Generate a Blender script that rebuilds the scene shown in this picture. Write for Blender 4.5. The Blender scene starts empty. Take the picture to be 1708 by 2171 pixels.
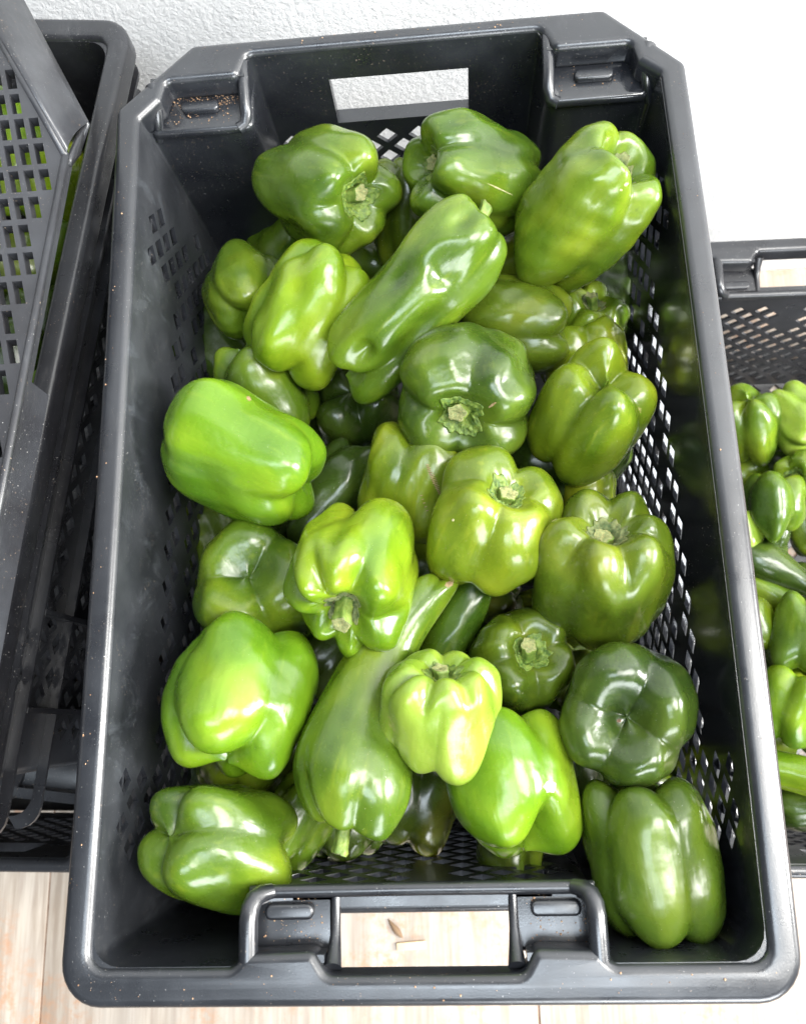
import bpy, bmesh, math, random
import numpy as np
from mathutils import Vector, Matrix
from mathutils.geometry import delaunay_2d_cdt

S = bpy.context.scene
COL = S.collection
MM = 0.001

# ------------------------------------------------------------------ camera
RC = np.array([[0.9964008733791544, -0.02828201354398959, -0.07990886833860154],
               [0.04712026371607359, 0.968428306796922, 0.2447984790430166],
               [0.0704626161633674, -0.24768274526971829, 0.9662754666341631]])
CC = np.array([34.946, -171.188, 499.703])
cam_d = bpy.data.cameras.new('camera')
cam = bpy.data.objects.new('camera', cam_d); COL.objects.link(cam)
M = Matrix([list(RC.T[i]) + [CC[i] * MM] for i in range(3)] + [[0, 0, 0, 1]])
cam.matrix_world = M
cam_d.sensor_fit = 'HORIZONTAL'; cam_d.sensor_width = 36.0
cam_d.lens = 36.0 * 1800 / 1708
cam_d.clip_start = 0.01; cam_d.clip_end = 50
cam_d.dof.use_dof = True
cam_d.dof.focus_distance = 0.56
cam_d.dof.aperture_fstop = 14.0
S.camera = cam

# ------------------------------------------------------------------ world, lamps, exposure
W = bpy.data.worlds.new('World'); S.world = W; W.use_nodes = True
wn = W.node_tree.nodes['Background']
wn.inputs[0].default_value = (0.86, 0.93, 1.0, 1); wn.inputs[1].default_value = 0.20

def area(name, loc, target, sx, sy, power, col):
    L = bpy.data.lights.new(name, 'AREA'); L.shape = 'RECTANGLE'
    L.size = sx; L.size_y = sy; L.energy = power; L.color = col
    o = bpy.data.objects.new(name, L); COL.objects.link(o)
    o.location = loc
    o.rotation_euler = (Vector(target) - Vector(loc)).to_track_quat('-Z', 'Y').to_euler()
    return o
area('window_light', (1.15, -0.30, 1.75), (0, 0, -0.1), 0.75, 0.95, 68, (1.0, 0.985, 0.95))
area('doorway_light', (2.0, -0.30, 0.66), (0, 0.05, -0.05), 0.45, 0.5, 98, (1.0, 0.99, 0.96))
area('sky_light', (0.05, -0.85, 2.1), (0, 0.1, -0.15), 1.1, 0.6, 30, (0.80, 0.90, 1.0))
area('front_door_light', (0.75, -2.1, 0.62), (0.1, 0, -0.1), 1.3, 0.8, 60, (0.92, 0.96, 1.0))
S.view_settings.view_transform = 'Standard'; S.view_settings.look = 'None'
S.view_settings.exposure = 0.12; S.view_settings.gamma = 1.0
S.cycles.max_bounces = 7

def ray(px, py):
    return RC.T @ np.array([(px - 854) / 1800, -(py - 1085) / 1800, -1.0])
def at(px, py, z):
    d = ray(px, py); t = (z - CC[2]) / d[2]
    return CC + t * d
def pxscale(P):           # photo units (1/1708 of the width) per mm at point P
    return 1800 / -(RC @ (np.array(P) - CC))[2]

# ------------------------------------------------------------------ object helpers
def tag(o, label=None, cat=None, group=None, kind=None):
    if label: o['label'] = label
    if cat: o['category'] = cat
    if group: o['group'] = group
    if kind: o['kind'] = kind
    return o
def empty(name, loc=(0, 0, 0), rz=0):
    o = bpy.data.objects.new(name, None); COL.objects.link(o)
    o.empty_display_size = 0.02
    o.location = [c * MM for c in loc]; o.rotation_euler = (0, 0, rz)
    return o
def link(name, me, mat, parent=None):
    o = bpy.data.objects.new(name, me); COL.objects.link(o)
    if mat is not None and len(me.materials) == 0: me.materials.append(mat)
    if parent is not None: o.parent = parent
    return o
def mesh(name, V, F, smooth=True, scale=MM):
    me = bpy.data.meshes.new(name)
    V = np.asarray(V, float) * scale
    me.from_pydata(V.tolist(), [], [list(map(int, f)) for f in F])
    me.validate(); me.update()
    if smooth: me.polygons.foreach_set('use_smooth', [True] * len(me.polygons))
    return me
class MB:
    """collects pieces into one mesh"""
    def __init__(s): s.V = []; s.F = []
    def add(s, V, F):
        n = len(s.V); s.V += [tuple(v) for v in V]; s.F += [tuple(i + n for i in f) for f in F]
    def box(s, x0, x1, y0, y1, z0, z1):
        V = [(x, y, z) for z in (z0, z1) for y in (y0, y1) for x in (x0, x1)]
        s.add(V, [(0, 2, 3, 1), (4, 5, 7, 6), (0, 1, 5, 4), (1, 3, 7, 5), (3, 2, 6, 7), (2, 0, 4, 6)])
    def tube(s, pts, r, n=10, squash=1.0):
        pts = [Vector(p) for p in pts]; base = len(s.V); up = Vector((0, 0, 1))
        for i, p in enumerate(pts):
            t = (pts[min(i + 1, len(pts) - 1)] - pts[max(i - 1, 0)]).normalized()
            a = t.cross(up)
            if a.length < .05: a = t.cross(Vector((1, 0, 0)))
            a.normalize(); b = a.cross(t)
            rr = r[i] if hasattr(r, '__len__') else r
            for k in range(n):
                q = 2 * math.pi * k / n
                s.V.append(tuple(p + a * math.cos(q) * rr + b * math.sin(q) * rr * squash))
        for i in range(len(pts) - 1):
            for k in range(n):
                a0 = base + i * n + k; a1 = base + i * n + (k + 1) % n
                s.F.append((a0, a1, a1 + n, a0 + n))
        s.F.append(tuple(base + k for k in range(n))[::-1])
        s.F.append(tuple(base + (len(pts) - 1) * n + k for k in range(n)))
    def build(s, name, mat, parent=None, smooth=True, sharp=None):
        me = mesh(name, s.V, s.F, smooth)
        if sharp: me.set_sharp_from_angle(angle=math.radians(sharp))
        return link(name, me, mat, parent)

def bowx(y): return 3.0 * (1 - (y / 315.0) ** 2)
def roundpoly(P, default=4, seg=5):
    """P: list of (x, y[, r]); closed polygon with filleted corners"""
    out = []; n = len(P)
    for i in range(n):
        p = np.array(P[i][:2], float); r = P[i][2] if len(P[i]) > 2 else default
        a = np.array(P[i - 1][:2], float) - p; b = np.array(P[(i + 1) % n][:2], float) - p
        la, lb = np.linalg.norm(a), np.linalg.norm(b); a /= la; b /= lb
        ang = math.acos(max(-1, min(1, a @ b)))
        if r <= 0 or ang > 3.1: out.append(tuple(p)); continue
        d = min(r / math.tan(ang / 2), la * .49, lb * .49); r2 = d * math.tan(ang / 2)
        c = p + (a + b) / np.linalg.norm(a + b) * (r2 / math.sin(ang / 2))
        p0 = p + a * d; p1 = p + b * d
        v0 = p0 - c; v1 = p1 - c
        t0 = math.atan2(v0[1], v0[0]); t1 = math.atan2(v1[1], v1[0])
        dt = (t1 - t0 + math.pi) % (2 * math.pi) - math.pi
        for k in range(seg + 1):
            t = t0 + dt * k / seg; out.append((c[0] + r2 * math.cos(t), c[1] + r2 * math.sin(t)))
    return out
def subdiv(P, step, closed=True):
    out = []; n = len(P)
    for i in range(n if closed else n - 1):
        a = np.array(P[i]); b = np.array(P[(i + 1) % n]); m = max(1, int(np.linalg.norm(b - a) / step))
        for k in range(m): out.append(tuple(a + (b - a) * k / m))
    return out
def plate(name, outlines, z, half, bev, res=3, warp=None):
    """flat slab with rounded edges: outlines[0] minus the other outlines"""
    cu = bpy.data.curves.new(name, 'CURVE'); cu.dimensions = '2D'; cu.fill_mode = 'BOTH'
    for ol in outlines:
        sp = cu.splines.new('POLY'); sp.points.add(len(ol) - 1); sp.use_cyclic_u = True
        for i, (x, y) in enumerate(ol): sp.points[i].co = (x, y, 0, 1)
    cu.extrude = max(half - bev, 0); cu.bevel_depth = bev; cu.bevel_resolution = res; cu.offset = -bev
    ob = bpy.data.objects.new(name, cu); COL.objects.link(ob)
    dg = bpy.context.evaluated_depsgraph_get(); dg.update()
    me = bpy.data.meshes.new_from_object(ob.evaluated_get(dg))
    V = np.empty(len(me.vertices) * 3); me.vertices.foreach_get('co', V); V = V.reshape(-1, 3)
    V[:, 2] += z
    if warp: V = warp(V)
    me.vertices.foreach_set('co', (V * MM).ravel())
    bpy.data.objects.remove(ob); bpy.data.curves.remove(cu)
    bm = bmesh.new(); bm.from_mesh(me); bmesh.ops.remove_doubles(bm, verts=bm.verts, dist=1e-6); bm.to_mesh(me); bm.free()
    me.polygons.foreach_set('use_smooth', [True] * len(me.polygons))
    me.set_sharp_from_angle(angle=math.radians(38))
    me.name = name
    return me

# ------------------------------------------------------------------ material helpers
def newmat(name):
    m = bpy.data.materials.new(name); m.use_nodes = True; nt = m.node_tree
    return m, nt, nt.nodes['Principled BSDF']
def N(nt, typ, **kw):
    n = nt.nodes.new(typ)
    for k, v in kw.items():
        if k.startswith('i_'):
            key = k[2:]; n.inputs[int(key) if key.isdigit() else key].default_value = v
        else: setattr(n, k, v)
    return n
def noise(nt, coord, scale, detail=3, rough=.55, dist=0.0):
    n = N(nt, 'ShaderNodeTexNoise'); n.inputs['Scale'].default_value = scale
    n.inputs['Detail'].default_value = detail; n.inputs['Roughness'].default_value = rough
    n.inputs['Distortion'].default_value = dist
    nt.links.new(coord, n.inputs['Vector']); return n.outputs['Fac']
def mapr(nt, v, a, b, c=0.0, d=1.0):
    n = N(nt, 'ShaderNodeMapRange'); n.clamp = True
    for i, x in ((1, a), (2, b), (3, c), (4, d)): n.inputs[i].default_value = x
    nt.links.new(v, n.inputs[0]); return n.outputs[0]
def mix(nt, f, a, b):
    n = N(nt, 'ShaderNodeMix', data_type='RGBA')
    if hasattr(f, 'links'): nt.links.new(f, n.inputs[0])
    else: n.inputs[0].default_value = f
    for s, v in ((6, a), (7, b)):
        if hasattr(v, 'links'): nt.links.new(v, n.inputs[s])
        else: n.inputs[s].default_value = (*v, 1)
    return n.outputs[2]
def math_(nt, op, a, b=None):
    n = N(nt, 'ShaderNodeMath', operation=op)
    for s, v in ((0, a), (1, b)):
        if v is None: continue
        if hasattr(v, 'links'): nt.links.new(v, n.inputs[s])
        else: n.inputs[s].default_value = v
    return n.outputs[0]
def scaled(nt, coord, sc, off=None):
    n = N(nt, 'ShaderNodeMapping'); n.inputs['Scale'].default_value = sc
    nt.links.new(coord, n.inputs[0])
    if off is not None: nt.links.new(off, n.inputs['Location'])
    return n.outputs[0]
def bump(nt, h, strength, dist, nrm=None):
    n = N(nt, 'ShaderNodeBump'); n.inputs['Strength'].default_value = strength; n.inputs['Distance'].default_value = dist
    nt.links.new(h, n.inputs['Height'])
    if nrm is not None: nt.links.new(nrm, n.inputs['Normal'])
    return n.outputs[0]

def plastic(name, base=(0.009, 0.010, 0.013), rough=.30, dust=.5, seed=0.0, worn_lit=False):
    m, nt, P = newmat(name)
    co = N(nt, 'ShaderNodeNewGeometry').outputs['Position']
    sc = scaled(nt, co, (1, 1, 1)); nt.nodes[-1].inputs['Location'].default_value = (seed, seed * 2, 0)
    big = noise(nt, sc, 9, 5, .65)
    film = mapr(nt, big, .40, .80, .0, .12 * dust)
    if worn_lit:      # left wall dusty, its film painted paler for a lit look; right wall glossy
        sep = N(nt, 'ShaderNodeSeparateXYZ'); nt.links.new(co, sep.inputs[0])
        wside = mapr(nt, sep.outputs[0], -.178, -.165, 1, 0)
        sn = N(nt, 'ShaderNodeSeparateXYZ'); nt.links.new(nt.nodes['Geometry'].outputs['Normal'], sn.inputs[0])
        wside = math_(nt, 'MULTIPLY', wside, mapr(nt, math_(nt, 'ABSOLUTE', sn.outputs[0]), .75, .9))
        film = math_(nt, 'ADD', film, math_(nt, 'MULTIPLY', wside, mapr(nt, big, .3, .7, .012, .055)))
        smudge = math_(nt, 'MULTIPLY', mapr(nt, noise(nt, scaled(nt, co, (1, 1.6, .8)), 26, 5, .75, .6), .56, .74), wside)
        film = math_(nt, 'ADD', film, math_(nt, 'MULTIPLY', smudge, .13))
    c = mix(nt, film, base, (.25, .275, .31))
    st = noise(nt, scaled(nt, co, (130, 22, 25)), 3.2, 4, .6)
    scm = math_(nt, 'MULTIPLY', mapr(nt, st, .66, .78), mapr(nt, big, .48, .66))
    c = mix(nt, math_(nt, 'MULTIPLY', scm, .35 * dust), c, (.42, .42, .41))
    rub = math_(nt, 'MULTIPLY', mapr(nt, noise(nt, scaled(nt, co, (1, .35, 1)), 48, 5, .8, .4), .58, .76), mapr(nt, noise(nt, sc, 7, 3), .45, .6))
    c = mix(nt, math_(nt, 'MULTIPLY', rub, .16 * dust), c, (.40, .39, .38))
    sp = noise(nt, co, 620, 2, .5); dm = mapr(nt, noise(nt, co, 22, 3, .6), .50, .66)
    spk = math_(nt, 'MULTIPLY', mapr(nt, sp, .69, .73), dm)
    c = mix(nt, math_(nt, 'MULTIPLY', spk, .9 * dust), c, (.40, .30, .22))
    sp2 = math_(nt, 'MULTIPLY', mapr(nt, noise(nt, sc, 900, 1, .5), .735, .78), mapr(nt, noise(nt, sc, 14, 3, .6), .42, .62))
    c = mix(nt, math_(nt, 'MULTIPLY', sp2, min(1, 1.1 * dust)), c, (.62, .60, .57))
    nt.links.new(c, P.inputs['Base Color'])
    r = math_(nt, 'ADD', mapr(nt, noise(nt, sc, 35, 4, .6), .3, .7, rough - .06, rough + .08), math_(nt, 'MULTIPLY', spk, .4))
    if worn_lit: r = math_(nt, 'ADD', r, math_(nt, 'MULTIPLY', wside, .16))
    if worn_lit: r = math_(nt, 'SUBTRACT', r, math_(nt, 'MULTIPLY', math_(nt, 'MULTIPLY', mapr(nt, sep.outputs[2], -.004, -.02, 0, 1), mapr(nt, sep.outputs[0], .150, .166, 0, 1)), .21))
    nt.links.new(r, P.inputs['Roughness'])
    h = math_(nt, 'ADD', math_(nt, 'MULTIPLY', noise(nt, co, 900, 2, .5), .5), math_(nt, 'MULTIPLY', noise(nt, co, 28, 2, .5), 1.2))
    nt.links.new(bump(nt, h, .2, .0004), P.inputs['Normal'])
    P.inputs['Specular IOR Level'].default_value = .95 if worn_lit else .6
    return m
M_PL = plastic('black_crate_plastic', worn_lit=True)
M_PL2 = plastic('black_crate_plastic_clean', (.012, .012, .014), .30, .8, 3.0)
M_PL3 = plastic('dusty_crate_plastic', (.020, .020, .023), .34, 1.3, 7.0)

def soil_mat():
    m, nt, P = newmat('dry_soil'); co = N(nt, 'ShaderNodeNewGeometry').outputs['Position']
    nt.links.new(mix(nt, mapr(nt, noise(nt, co, 700, 2), .35, .65), (.16, .08, .04), (.50, .33, .20)), P.inputs['Base Color'])
    P.inputs['Roughness'].default_value = .95; return m
M_SOIL = soil_mat()

# pepper skins: (dark, main, pale) pigments
SK = {
 'mid':    ((.030, .066, .005), (.088, .150, .008), (.235, .285, .018)),
 'bright': ((.060, .130, .005), (.145, .230, .008), (.30, .37, .020)),
 'vivid':  ((.048, .118, .005), (.112, .215, .007), (.24, .33, .018)),
 'lime':   ((.115, .200, .014), (.190, .275, .028), (.29, .355, .060)),
 'yellow': ((.060, .105, .005), (.145, .195, .009), (.32, .335, .025)),
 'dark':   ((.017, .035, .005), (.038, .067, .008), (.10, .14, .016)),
 'green':  ((.024, .050, .005), (.060, .103, .008), (.155, .20, .016)),
 'olive':  ((.033, .058, .005), (.076, .115, .007), (.20, .22, .015)),
 'ripening': ((.022, .040, .005), (.050, .075, .007), (.17, .12, .012)),
}
def skin(kind):
    d, c, p = SK[kind]
    m, nt, P = newmat('pepper_skin_' + kind)
    tc = N(nt, 'ShaderNodeTexCoord'); oi = N(nt, 'ShaderNodeObjectInfo')
    rnd = N(nt, 'ShaderNodeVectorMath', operation='SCALE'); rnd.inputs[0].default_value = (7.3, 3.1, 9.7)
    nt.links.new(oi.outputs['Random'], rnd.inputs['Scale'])
    co = scaled(nt, tc.outputs['Object'], (1, 1, 1), rnd.outputs[0])
    cs = scaled(nt, tc.outputs['Object'], (1, 1, .22), rnd.outputs[0])
    n1 = noise(nt, scaled(nt, tc.outputs['Object'], (1, 1, .6), rnd.outputs[0]), 20, 2, .5, .4)
    n2 = noise(nt, cs, 75, 3, .55, .3)
    col = mix(nt, mapr(nt, n1, .30, .56), d, c)
    col = mix(nt, mapr(nt, n1, .52, .82, 0, .75), col, p)
    col = mix(nt, mapr(nt, n2, .46, .72, 0, .26), col, d)
    pale = mapr(nt, noise(nt, scaled(nt, tc.outputs['Object'], (1, 1, .12), rnd.outputs[0]), 150, 2, .5), .60, .74, 0, .20)
    col = mix(nt, pale, col, p)
    # darker towards the groove bottoms, weight carried by the mesh
    at_ = N(nt, 'ShaderNodeAttribute', attribute_name='groove')
    col = mix(nt, mapr(nt, at_.outputs['Fac'], .2, 1.0, 0, .35), col, tuple(x * .75 for x in d))
    scar = mapr(nt, noise(nt, co, 30, 1, .4), .79, .80)
    scar = math_(nt, 'MULTIPLY', scar, mapr(nt, noise(nt, co, 260, 3, .7), .45, .6))
    col = mix(nt, math_(nt, 'MULTIPLY', scar, .7), col, (.42, .33, .16))
    lent = mapr(nt, noise(nt, co, 900, 1, .4), .66, .74, 0, .22)
    col = mix(nt, lent, col, p)
    bru = math_(nt, 'MULTIPLY', mapr(nt, noise(nt, scaled(nt, co, (1, 1, .35)), 55, 4, .7), .62, .70), mapr(nt, noise(nt, co, 16, 2, .5), .52, .60))
    col = mix(nt, math_(nt, 'MULTIPLY', bru, .45), col, tuple(x * .7 for x in d))
    dustp = mapr(nt, noise(nt, co, 1400, 1, .4), .80, .815)
    col = mix(nt, math_(nt, 'MULTIPLY', dustp, .8), col, (.75, .75, .68))
    nt.links.new(col, P.inputs['Base Color'])
    nt.links.new(mapr(nt, noise(nt, co, 45, 3, .6), .3, .75, .21, .36), P.inputs['Roughness'])
    P.inputs['IOR'].default_value = 1.47
    P.inputs['Coat Weight'].default_value = .15; P.inputs['Coat Roughness'].default_value = .14
    P.inputs['Subsurface Weight'].default_value = .22
    P.inputs['Subsurface Radius'].default_value = (.5, 1.0, .12); P.inputs['Subsurface Scale'].default_value = .006
    h = math_(nt, 'ADD', noise(nt, co, 34, 3, .5), math_(nt, 'MULTIPLY', n2, .35))
    h = math_(nt, 'ADD', h, math_(nt, 'MULTIPLY', noise(nt, co, 420, 2, .5), .02))
    h = math_(nt, 'ADD', h, math_(nt, 'MULTIPLY', noise(nt, scaled(nt, tc.outputs['Object'], (1, 1, .5), rnd.outputs[0]), 95, 2, .5), .16))
    nt.links.new(bump(nt, h, .34, .0045), P.inputs['Normal'])
    return m
SKIN = {k: skin(k) for k in SK}
def green(name, a, b, sc=300, rough=.55, bmp=.6):
    m, nt, P = newmat(name); co = N(nt, 'ShaderNodeTexCoord').outputs['Object']
    nt.links.new(mix(nt, mapr(nt, noise(nt, co, sc, 3), .35, .65), a, b), P.inputs['Base Color'])
    P.inputs['Roughness'].default_value = rough
    nt.links.new(bump(nt, noise(nt, co, sc * 2.2, 3, .7), bmp, .0012), P.inputs['Normal'])
    P.inputs['Subsurface Weight'].default_value = .1; P.inputs['Subsurface Scale'].default_value = .003
    return m
M_CAL = green('calyx_skin', (.050, .100, .012), (.165, .235, .035))
M_CALD = green('dry_calyx_skin', (.045, .075, .018), (.17, .19, .07), 200, .8)
M_STEM = green('stem_skin', (.09, .155, .02), (.20, .27, .05), 160)
M_CUT = green('stem_cut_face', (.17, .20, .07), (.32, .32, .13), 500, .8, 1.0)

# ------------------------------------------------------------------ floor and back wall
FLOOR_Z = -583.5; WALL_Y = 425
def floor_mats():
    m, nt, P = newmat('wood_look_tile'); co = N(nt, 'ShaderNodeNewGeometry').outputs['Position']
    st = noise(nt, scaled(nt, co, (1, .06, 1)), 95, 5, .65, .2)
    c = mix(nt, mapr(nt, st, .34, .66), (.29, .235, .185), (.47, .41, .345))
    c = mix(nt, mapr(nt, noise(nt, scaled(nt, co, (1, .3, 1)), 10, 4, .6), .45, .7, 0, .55), c, (.38, .35, .32))
    c = mix(nt, mapr(nt, noise(nt, scaled(nt, co, (1, .04, 1)), 260, 2, .5), .58, .70, 0, .5), c, (.30, .24, .20))
    stn = math_(nt, 'MULTIPLY', mapr(nt, noise(nt, co, 13, 5, .7), .48, .62), mapr(nt, noise(nt, co, 70, 4, .75), .42, .62))
    c = mix(nt, math_(nt, 'MULTIPLY', stn, .75), c, (.42, .22, .12))
    nt.links.new(c, P.inputs['Base Color']); P.inputs['Roughness'].default_value = .55
    nt.links.new(bump(nt, st, .25, .001), P.inputs['Normal'])
    g, nt, P = newmat('stained_grout'); co = N(nt, 'ShaderNodeNewGeometry').outputs['Position']
    nt.links.new(mix(nt, mapr(nt, noise(nt, co, 60, 4, .7), .35, .6), (.22, .10, .05), (.42, .28, .20)), P.inputs['Base Color'])
    P.inputs['Roughness'].default_value = .9
    return m, g
M_TILE, M_GROUT = floor_mats()
mb = MB(); mb.box(-4000, 4000, -4000, WALL_Y + 4, FLOOR_Z - 60, FLOOR_Z - 2.5)
fl = mb.build('floor', M_GROUT, smooth=False); tag(fl, 'wood-look tiled floor with rusty stained joints', kind='structure')
tile_me = plate('tile', [roundpoly([(-292, -292), (292, -292), (292, 292), (-292, 292)], 1)], FLOOR_Z - 4, 4, .8, 2)
for i in range(-3, 4):
    for j in range(-4, 2):
        if j == 1: continue
        t = link('tile', tile_me, M_TILE, fl)
        t.location = ((94 - 293 + 586 * i) * MM, (WALL_Y - 293 - 586 * (-j)) * MM, 0)

def wall_mat():
    m, nt, P = newmat('rough_white_plaster'); co = N(nt, 'ShaderNodeNewGeometry').outputs['Position']
    nt.links.new(mix(nt, mapr(nt, noise(nt, co, 6, 4), .3, .7), (.74, .755, .77), (.80, .805, .81)), P.inputs['Base Color'])
    P.inputs['Roughness'].default_value = .7
    h = math_(nt, 'ADD', noise(nt, co, 190, 5, .7, .3), math_(nt, 'MULTIPLY', noise(nt, scaled(nt, co, (1, 1, .35)), 30, 4, .6, .8), .6))
    nt.links.new(bump(nt, h, .5, .003), P.inputs['Normal'])
    return m
M_WALL = wall_mat()
mb = MB(); mb.box(-4000, 4000, WALL_Y, WALL_Y + 120, FLOOR_Z - 60, 2300)
tag(mb.build('wall', M_WALL, smooth=False), 'rough white plastered wall behind the crates', kind='structure')

# ------------------------------------------------------------------ crate
PU, PZ = 25.9, 25.0            # pitch of the diamond lattice
def holes_for(axis_fn):        # all lattice centres (c, z) for which the mask holds
    out = []
    for j in range(0, 30):
        z = -32 - 12.5 * j
        for i in range(-26, 26):
            c = (9.5 if j % 2 == 0 else 9.5 + PU / 2) + PU * i
            if axis_fn(c, z): out.append((c, z))
    return out

def crate_meshes(H, key):
    """meshes of one crate in its own frame: rim top at z=0, long side along y"""
    warp = lambda V: np.stack([V[:, 0] + bowx(V[:, 1]), V[:, 1], V[:, 2]], 1)
    outer = subdiv(roundpoly([(200, -315, 24), (200, 265, 8), (150, 315, 8), (-145, 315, 8), (-200, 264, 8), (-200, -315, 24)], seg=7), 25)
    inner = subdiv(roundpoly([(183, -295, 9), (183, 258, 5), (169, 270, 4), (166, 285, 5), (113, 285, 6), (105, 303, 7),
                              (-105, 303, 7), (-112, 285, 6), (-164, 285, 5), (-168, 270, 4), (-183, 255, 5), (-183, -295, 9),
                              (-103, -295, 7), (-96, -288, 5), (-58, -287, 5), (-50, -299, 6), (55, -299, 6), (62, -287, 5), (96, -288, 5), (103, -295, 7)], seg=4), 25)
    out = {'rim': plate('rim_' + key, [outer, inner], -11, 11, 5, 4, warp)}
    # ---- perforated wall, unrolled along its path then bent round
    prof = [(183, -295, 16), (183, 262, 7), (109, 262, 10), (105, 303, 5), (-105, 303, 5), (-109, 262, 10), (-183, 262, 7),
            (-183, -295, 16), (-99, -295, 5), (-99, -262, 12), (99, -262, 12), (99, -295, 5)]
    path = roundpoly(prof, seg=5)
    st = min(range(len(path)), key=lambda i: abs(path[i][0] - 183) + abs(path[i][1] + 279))
    path = path[st:] + path[:st]
    path = subdiv(path, 13); path.append(path[0])
    PA = np.array(path); seg = np.linalg.norm(np.diff(PA, axis=0), axis=1); U = np.r_[0, np.cumsum(seg)]; LT = U[-1]
    tang = np.diff(PA, axis=0) / seg[:, None]
    tv = np.zeros_like(PA); tv[:-1] += tang; tv[1:] += tang; tv[0] += tang[-1]; tv[-1] += tang[0]
    tv /= np.linalg.norm(tv, axis=1)[:, None]
    nin = np.stack([-tv[:, 1], tv[:, 0]], 1)      # path runs anticlockwise: left normal is inward
    zb = -H + 1.5
    def low(z): return z > zb + 16
    side = lambda y, z: (low(z) and ((-238 < y < -188 and z > -112) or (152 < y < 204 and z > -112) or (-188 < y < 155 and -100 < z < -78)
                                     or (abs(y) < 238 and z < -118 and abs(abs(y) - 135) > 6)))
    back = lambda x, z: low(z) and abs(x) < 86 and z < -86
    front = lambda x, z: low(z) and abs(x) < 82 and z < -52 and (z < -66 or abs(x) > 1) and abs(abs(x) - 0) > -1 and not (-12 < abs(x) - 4 < 6 and z > -100)
    H3 = []
    def u_at(x, y):       # arclength of a point lying on the path
        best = None
        for i in range(len(seg)):
            w = np.array([x, y]) - PA[i]; t = float(np.clip(w @ tang[i], 0, seg[i])); d = np.linalg.norm(w - tang[i] * t)
            if best is None or d < best[0]: best = (d, U[i] + t)
        return best[1]
    for y, z in holes_for(side): H3.append((u_at(183, y), z)); H3.append((u_at(-183, y), z))
    for x, z in holes_for(back): H3.append((u_at(x - 9, 303), z))
    for x, z in holes_for(front): H3.append((u_at(x, -262), z))
    polys = [[(u + 8.6, z), (u, z + 8.4), (u - 8.6, z), (u, z - 8.4)] for u, z in H3]
    rects = []
    ua, ub = sorted((u_at(-50, 303), u_at(54, 303)))
    rects.append([(ua, -31), (ub, -31), (ub, -76), (ua, -76)])
    # top edge: full height except above the stacking pockets
    def topz(p):
        x, y = abs(p[0]), p[1]
        if y > 258 and x > 104:
            if x > 118: return -21.0 if y < 268 and x < 186 else -4.0
            t = min(1, max(0, (y - 262) / 34)); return -21 + 16 * t ** .6
        if y < -259 and y > -294 and x < 101:
            t = min(1, max(0, (x - 84) / 13)); return -20 + 14.5 * t * t * (3 - 2 * t)
        return -4.0
    top = [(float(U[i]), topz(PA[i])) for i in range(len(U))]
    bot = [(float(U[i]), float(zb)) for i in range(len(U) - 1, -1, -1)]
    pts = []; edges = []
    def ring(r):
        n0 = len(pts); pts.extend([Vector(p) for p in r]); edges.extend([(n0 + i, n0 + (i + 1) % len(r)) for i in range(len(r))])
    ring(top + bot)
    for p in polys + rects: ring(p)
    Hc = np.array(H3)
    def inhole(u, z, m=0.0):
        if np.any(np.abs(Hc[:, 0] - u) / 8.6 + np.abs(Hc[:, 1] - z) / 8.4 < 1 + m): return True
        return ua - m * 8 < u < ub + m * 8 and -76 - m * 8 < z < -31 + m * 8
    zs = np.linspace(-27, zb + 6, int(H / 8))
    for i in range(1, len(U) - 1):
        for z in zs:
            if not inhole(U[i], z, .12): pts.append(Vector((float(U[i]), float(z))))
    res = delaunay_2d_cdt(pts, edges, [], 1, 1e-4)
    vs, fs = res[0], res[2]
    F = []
    for f in fs:
        cu_ = sum(vs[i][0] for i in f) / len(f); cz = sum(vs[i][1] for i in f) / len(f)
        if not inhole(cu_, cz, -1e-4): F.append(tuple(f))
    used = sorted({i for f in F for i in f}); remap = {v: k for k, v in enumerate(used)}
    F = [tuple(remap[i] for i in f) for f in F]; UV = np.array([vs[i] for i in used])
    def place(uv, depth):
        x = np.interp(uv[:, 0], U, PA[:, 0]); y = np.interp(uv[:, 0], U, PA[:, 1])
        nx = np.interp(uv[:, 0], U, nin[:, 0]); ny = np.interp(uv[:, 0], U, nin[:, 1])
        d = .04 * np.abs(uv[:, 1]) - depth
        x = x + nx * d; y = y + ny * d
        return np.stack([x + bowx(y), y, uv[:, 1]], 1)
    V0 = place(UV, 0); V1 = place(UV, 3.4); n = len(UV)
    from collections import Counter
    cnt = Counter()
    for f in F:
        for k in range(3): cnt[tuple(sorted((f[k], f[(k + 1) % 3])))] += 1
    V = list(map(tuple, V0)) + list(map(tuple, V1)); FF = [tuple(f) for f in F] + [tuple(i + n for i in f[::-1]) for f in F]
    for f in F:
        for k in range(3):
            a, b = f[k], f[(k + 1) % 3]
            if cnt[tuple(sorted((a, b)))] == 1:
                if (UV[a, 0] < .01 and UV[b, 0] < .01) or (UV[a, 0] > LT - .01 and UV[b, 0] > LT - .01): continue
                q = len(V); V += [tuple(V0[a]), tuple(V0[b]), tuple(V1[b]), tuple(V1[a])]
                FF.append((q + 1, q, q + 3, q + 2))
    me = mesh('wall_' + key, V, FF)
    NU = np.stack([np.interp(UV[:, 0], U, nin[:, 0]), np.interp(UV[:, 0], U, nin[:, 1]), np.full(n, .04)], 1)
    NU /= np.linalg.norm(NU, axis=1)[:, None]
    li = np.empty(len(me.loops), int); me.loops.foreach_get('vertex_index', li)
    pn = np.zeros((len(me.polygons), 3)); me.polygons.foreach_get('normal', pn.ravel()) if False else None
    ln = []
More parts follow.
